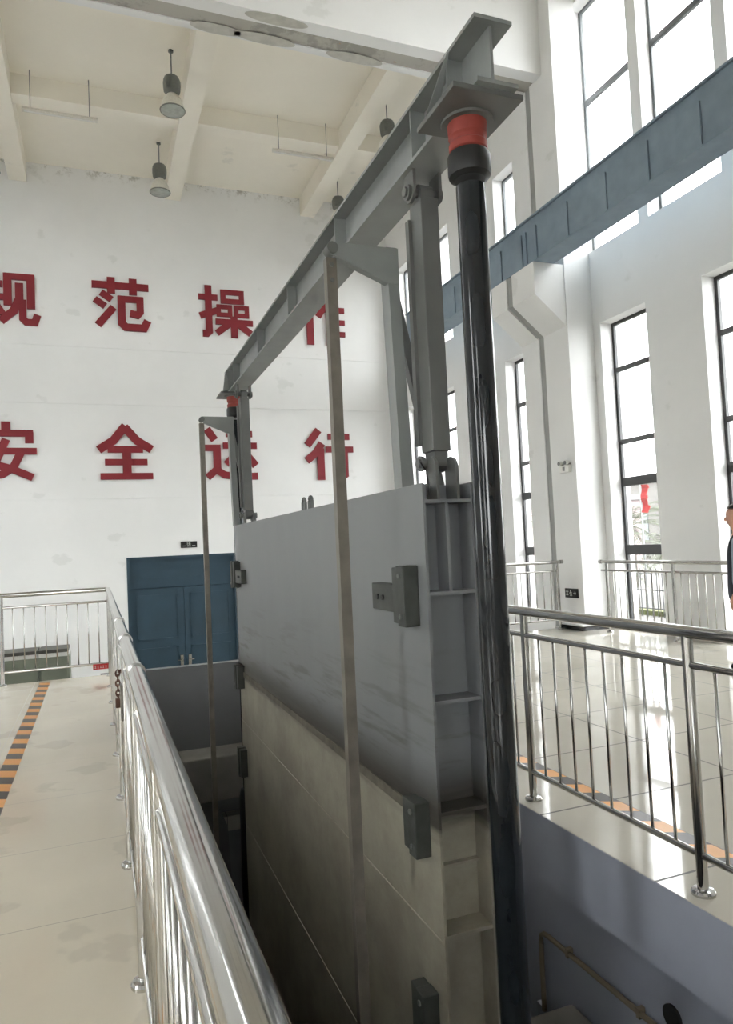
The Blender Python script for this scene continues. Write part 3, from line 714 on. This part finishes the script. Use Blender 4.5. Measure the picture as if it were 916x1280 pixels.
mm.bar((X0+.002, 10.175, .60), (X0+.002, 10.20, .565), .004, .014); mm.bar((X0+.002, 10.19, .63), (X0+.002, 10.15, .615), .004, .012); mm.bar((X0+.002, 10.19, .63), (X0+.002, 10.215, .605), .004, .012)
mm.bar((X0+.002, 10.11, .61), (X0+.002, 10.05, .61), .004, .014); mm.bar((X0+.002, 10.045, .61), (X0+.002, 10.075, .635), .004, .014); mm.bar((X0+.002, 10.045, .61), (X0+.002, 10.075, .585), .004, .014)
mm.build('sign_figures', 'signw', s)
e = thing('emergency_light', 'white twin-head emergency light fixed on the white double column', 'emergency light', (7.565, 10.1, 2.66))
MB().box(7.50, 7.57, 9.99, 10.24, 2.67, 2.80, .012).build('housing', 'white', e)
MB().box(7.496, 7.501, 10.085, 10.145, 2.70, 2.77).build('label_mark', 'greyp', e)
for y in (10.03, 10.20):
    h = MB(); h.tube([(7.55, y, 2.84), (7.515, y, 2.84), (7.47, y-.0, 2.835)], [.025, .04, .045], 16); hd = h.build('lamp_head', 'white', e)
    MB().disc((7.466, y, 2.835), (1, 0, 0), .034, .008, 16).build('lens', 'greyp', hd)
MB().box(7.52, 7.57, 10.0, 10.23, 2.80, 2.83, .004).build('bracket', 'greyp', e)
s = thing('notice_plate', 'small red notice plate with white lettering on the bottom rail of the left far railing', 'sign', (0, 10.26, .1))
MB().box(-.09, .1, 10.262, 10.268, .10, .165).build('sign_plate', 'signr', s)
mm = MB()
for q in range(5):
    x = -.07+q*.033; mm.box(x, x+.02, 10.259, 10.263, .118, .123); mm.box(x, x+.02, 10.259, 10.263, .14, .145); mm.box(x+.008, x+.012, 10.259, 10.263, .115, .15)
mm.build('sign_lettering', 'signw', s)
for i, (a, b_, lb) in enumerate(((-1.9, -.86, 'grey-green electrical cabinet below the platform, the left one behind the far railing'), (-.855, -.43, 'narrow grey-green electrical cabinet below the platform, beside the red notice'))):
    c = thing('electrical_cabinet', lb, 'cabinet', ((a+b_)/2, 11.95, ZL), 'electrical cabinets')
    MB().box(a, b_, 11.7, 12.3, ZL, .14, .006).build('body', 'cab', c)
    MB().box(a+.03, b_-.03, 11.685, 11.7, ZL+.12, .0, .004).build('door', 'cab', c)
    MB().box(a+.12 if i == 0 else a, b_-.01, 11.72, 12.25, .14, .20, .004).build('top_box', 'white', c)
    MB().box(a+.12 if i == 0 else a, b_-.01, 11.70, 12.25, .20, .25, .004).build('rim', 'cabt', c)
# conduit and drain hole in the pit
t = thing('conduit', 'thin tan conduit with an elbow on the blue-grey pit wall below the right floor', 'conduit', (2.58, 3.5, -1.4))
MB().tube([(2.572, 1.2, -.89), (2.572, 3.9, -.90), (2.572, 3.95, -.905), (2.572, 3.985, -.93), (2.572, 3.99, -.98), (2.572, 3.995, -1.40)], .016, 10).build('pipe', 'conduit', t)
for y in (2.2, 3.1, 3.7): MB().box(2.555, 2.597, y-.012, y+.012, -.92, -.868).build('pipe_clip', 'conduit', t)
t = thing('drain_pipe', 'black open drain pipe end low in the pit wall at the bottom right', 'pipe', (2.6, 2.89, -.81))
rg = MB(); rg.tube([(2.585, 2.89, -.80), (2.72, 2.89, -.80)], .058, 20); rg.build('pipe_end', 'black', t)

# ------------------------------------------------------------------ person at the right edge
def skinmesh(name, verts, edges, rad, mat, parent, lv=2):
    off = world_off(parent)
    me = bpy.data.meshes.new(name); me.from_pydata([tuple(Vector(v)) for v in verts], edges, []); o = bpy.data.objects.new(name, me); COL.objects.link(o)
    o.parent = parent; me.materials.append(M[mat])
    o.modifiers.new('skin', 'SKIN').use_smooth_shade = True
    if not me.skin_vertices: me.skin_vertices.new(name='skin')
    for i, r in enumerate(rad):
        me.skin_vertices[0].data[i].radius = r if isinstance(r, tuple) else (r, r)
    me.skin_vertices[0].data[0].use_root = True
    sb = o.modifiers.new('sub', 'SUBSURF'); sb.levels = lv; sb.render_levels = lv
    return o
P = thing('person', 'person in a navy vest and grey-blue sleeves standing at the right edge of the photo', 'person', (6.66, 5.93, 0))
P.rotation_euler = (0, 0, math.atan2(.74, -.67))      # local +x is the way the person faces
bv = [(0, 0, .95), (-.01, 0, 1.12), (-.01, 0, 1.30), (-.01, 0, 1.46), (.0, 0, 1.54), (.008, 0, 1.60), (.028, 0, 1.68), (.015, 0, 1.765),
      (-.0, .17, 1.45), (.02, .21, 1.17), (.045, .21, .95), (.06, .20, .87),
      (-.0, -.17, 1.45), (.02, -.21, 1.17), (.045, -.21, .95), (.06, -.20, .87),
      (-.03, .09, .90), (.0, .11, .50), (-.03, .11, .10), (.08, .115, .045), (-.03, -.09, .90), (.0, -.11, .50), (-.03, -.11, .10), (.08, -.115, .045), (.008, 0, 1.82)]
be = [(0, 1), (1, 2), (2, 3), (3, 4), (4, 5), (5, 6), (6, 7), (3, 8), (8, 9), (9, 10), (10, 11), (3, 12), (12, 13), (13, 14), (14, 15), (0, 16), (16, 17), (17, 18), (18, 19), (0, 20), (20, 21), (21, 22), (22, 23), (7, 24)]
br = [.11, .11, .12, .09, .05, .05, (.108, .092), (.118, .1), .055, .042, .033, .03, .055, .042, .033, .03, .07, .05, .035, .028, .07, .05, .035, .028, (.085, .075)]
skinmesh('body', bv, be, br, 'skin', P)
skinmesh('vest', [(0, 0, .70), (0, 0, .95), (-.01, 0, 1.15), (-.01, 0, 1.32), (-.01, 0, 1.46), (-.01, .10, 1.475), (-.01, -.10, 1.475)], [(0, 1), (1, 2), (2, 3), (3, 4), (4, 5), (4, 6)], [(.15, .19), (.15, .185), (.145, .18), (.145, .19), (.09, .11), .075, .075], 'navy', P)
for sgn in (1, -1):
    skinmesh('sleeve', [(-.0, sgn*.12, 1.475), (-.0, sgn*.175, 1.44), (.02, sgn*.225, 1.17), (.045, sgn*.222, .95)], [(0, 1), (1, 2), (2, 3)], [.07, .078, .064, .05], 'shirt', P)
    skinmesh('trouser_leg', [(-.03, sgn*.09, .92), (-.0, sgn*.11, .50), (-.03, sgn*.11, .06)], [(0, 1), (1, 2)], [.11, .085, .07], 'dark', P)
    skinmesh('shoe', [(-.06, sgn*.11, .045), (.06, sgn*.115, .045), (.16, sgn*.12, .035)], [(0, 1), (1, 2)], [.045, .048, .035], 'dark', P)
    # hand with five fingers
    hb = (.062, sgn*.20, .86)
    vs = [(hb[0]-.005, hb[1], hb[2]+.02), (hb[0]+.012, hb[1], hb[2]-.05)]; es = [(0, 1)]; rs = [.026, .03]
    for j, (dx, ln) in enumerate(((-.024, .062), (-.008, .075), (.009, .08), (.025, .07))):
        n0 = len(vs); vs += [(hb[0]+.014+dx, hb[1], hb[2]-.085), (hb[0]+.02+dx, hb[1]-sgn*.006, hb[2]-.085-ln*.55), (hb[0]+.014+dx, hb[1]-sgn*.02, hb[2]-.085-ln)]
        es += [(1, n0), (n0, n0+1), (n0+1, n0+2)]; rs += [.0095, .009, .0075]
    n0 = len(vs); vs += [(hb[0]+.045, hb[1]-sgn*.012, hb[2]-.04), (hb[0]+.055, hb[1]-sgn*.02, hb[2]-.085)]; es += [(0, n0), (n0, n0+1)]; rs += [.011, .009]
    skinmesh('hand', vs, es, rs, 'skin', P, 1)
P.location = (6.66, 5.93, 0)
def lpart(mb, name, mat):
    bmesh.ops.recalc_face_normals(mb.bm, faces=mb.bm.faces)
    me = bpy.data.meshes.new(name); mb.bm.to_mesh(me); mb.bm.free(); o = bpy.data.objects.new(name, me); COL.objects.link(o); o.parent = P; me.materials.append(M[mat]); return o
hm = MB(); hm.ball((-.008, 0, 1.765), .118, 1., .84, .92, 28)
bmesh.ops.delete(hm.bm, geom=[v for v in hm.bm.verts if (v.co.x > .02 and v.co.z < 1.80) or v.co.z < 1.68], context='VERTS')
lpart(hm, 'hair', 'hair')
hm = MB()
for sgn in (1, -1): hm.ball((.098, sgn*.032, 1.73), .012, .6, 1, .8, 10)
lpart(hm, 'eyes', 'white')
hm = MB(); hm.ball((.11, 0, 1.695), .016, 1, .8, 1.4, 10); hm.ball((.02, .083, 1.71), .026, .7, .35, 1.2, 10); hm.ball((.02, -.083, 1.71), .026, .7, .35, 1.2, 10); lpart(hm, 'nose_and_ears', 'skin')
hm = MB(); hm.ball((.095, 0, 1.65), .018, .5, 1.2, .35, 10); lpart(hm, 'mouth', 'red')

# ------------------------------------------------------------------ outside
struct(MB().box(8.9, 120, -40, 120, -.3, -.12).build('ground', 'pave'))
struct(MB().box(-120, -6, -60, 120, -.3, -.12).build('ground', 'pave'))
tag(MB().box(10.55, 10.95, 2, 30, -.12, -.02).build('grass_strip', 'grass'), 'strip of yellow-green grass outside behind the iron fence', 'grass')
fe = thing('iron_fence', 'low dark iron fence on the grass outside the window', 'fence', (10.4, 11, -.12))
for z in (.05, .42, .75): MB().box(10.385, 10.415, 6, 18, z-.012, z+.012).build('fence_rail', 'frame', fe)
for j in range(80): MB().box(10.392, 10.408, 6+j*.15-.008, 6+j*.15+.008, -.12, .86).build('fence_bar', 'frame', fe)
def palm(x, y, h, n, ln, label, mat):
    t = thing('palm', label, 'palm', (x, y, -.1), 'palms outside')
    MB().tube([(x, y, -.1), (x+.03, y, h*.5), (x, y+.04, h)], [.13, .1, .09], 10).build('trunk', 'bark', t)
    f = MB()
    for i in range(n):
        az = random.uniform(0, 2*PI); el = random.uniform(-.5, 1.25); L0 = ln*random.uniform(.7, 1.1)
        pts = []
        for k in range(6):
            q = k/5; e_ = el-1.3*q*q
            rr = L0*q*math.cos(el*.8); zz = h+L0*(q*math.sin(el)-.5*q*q)
            pts.append(Vector((x+rr*math.cos(az), y+rr*math.sin(az), zz)))
        sd = Vector((-math.sin(az), math.cos(az), 0))
        f.tube(pts, .008, 5)
        for k in range(1, 5):
            for u in (0, .33, .66):
                p = pts[k].lerp(pts[min(k+1, 5)], u); d_ = (pts[min(k+1, 5)]-pts[k]).normalized()
                for s_ in (1, -1):
                    tip = p+sd*s_*.28*(1-.12*k)+d_*.2+Vector((0, 0, -.08))
                    f.poly([p, p+d_*.03, tip, p+d_*.015+Vector((0, 0, .006))], [(0, 1, 2), (0, 2, 3), (1, 3, 2), (0, 3, 1)])
    f.build('fronds', mat, t)
palm(12.5, 13.0, 1.1, 34, 1.2, 'pale spiky palm outside, showing in the lowest big pane beside the column', 'leafp')
palm(15.4, 17.6, 1.8, 34, 1.5, 'olive palm outside, standing farther from the window than the pale one', 'leaf')
palm(13.3, 9.4, 1.3, 30, 1.3, 'bushy palm outside the right-hand window near the person', 'leaf')
palm(12.9, 15.4, .9, 36, 1.05, 'low grey-green palm outside close to the grass strip, left of the pale one', 'leafp')
palm(15.0, 14.0, 1.5, 36, 1.4, 'dense olive palm outside in the middle of the palm group', 'leafp')
palm(14.0, 20.6, 2.0, 36, 1.7, 'tall distant palm at the back of the palm group outside', 'leaf')
b2 = thing('building', 'long pale grey building in the distance outside the tall windows', 'building', (34, 42, -.12))
MB().box(30, 38, 24, 60, -.12, 4.6).build('walls', 'pave', b2); MB().box(29.7, 38.3, 23.7, 60.3, 4.6, 4.9).build('roof', 'greyp', b2)
for y in range(9): MB().box(29.95, 30, 25+y*3.9, 27+y*3.9, 1.0, 2.6).build('window', 'frameg', b2)
fl = thing('flag', 'red cloth banner hanging from a thin pole outside the window', 'flag', (11, 12.05, -.1))
MB().tube([(11.0, 12.2, -.1), (11.0, 12.2, 2.75)], .015, 8).build('pole', 'greyp', fl)
c = MB(); rows = 8
for i in range(rows):
    z0 = 2.62-.075*i; z1 = z0-.078; o_ = .03*math.sin(i*1.3); o2 = .03*math.sin((i+1)*1.3); w0 = .16+.03*math.cos(i*2)
    c.prism([(11.0+o_, 12.19, z0), (11.0+o_+.02, 12.19-w0, z0-.02), (11.0+o2+.02, 12.19-w0, z1-.02), (11.0+o2, 12.19, z1)], (.012, 0, 0))
c.build('cloth', 'flag', fl)
bd = thing('building', 'low pale pink building far outside the window left of the double column', 'building', (19, 29, -.12))
MB().box(16.8, 22, 24.5, 34, -.12, 3.0).build('walls', 'pink', bd); MB().box(16.6, 22.2, 24.3, 34.2, 3.0, 3.2).build('roof', 'greyp', bd)
for y in (25.5, 27.5, 29.5): MB().box(16.76, 16.8, y, y+1, .9, 2.3).build('window', 'frame', bd)
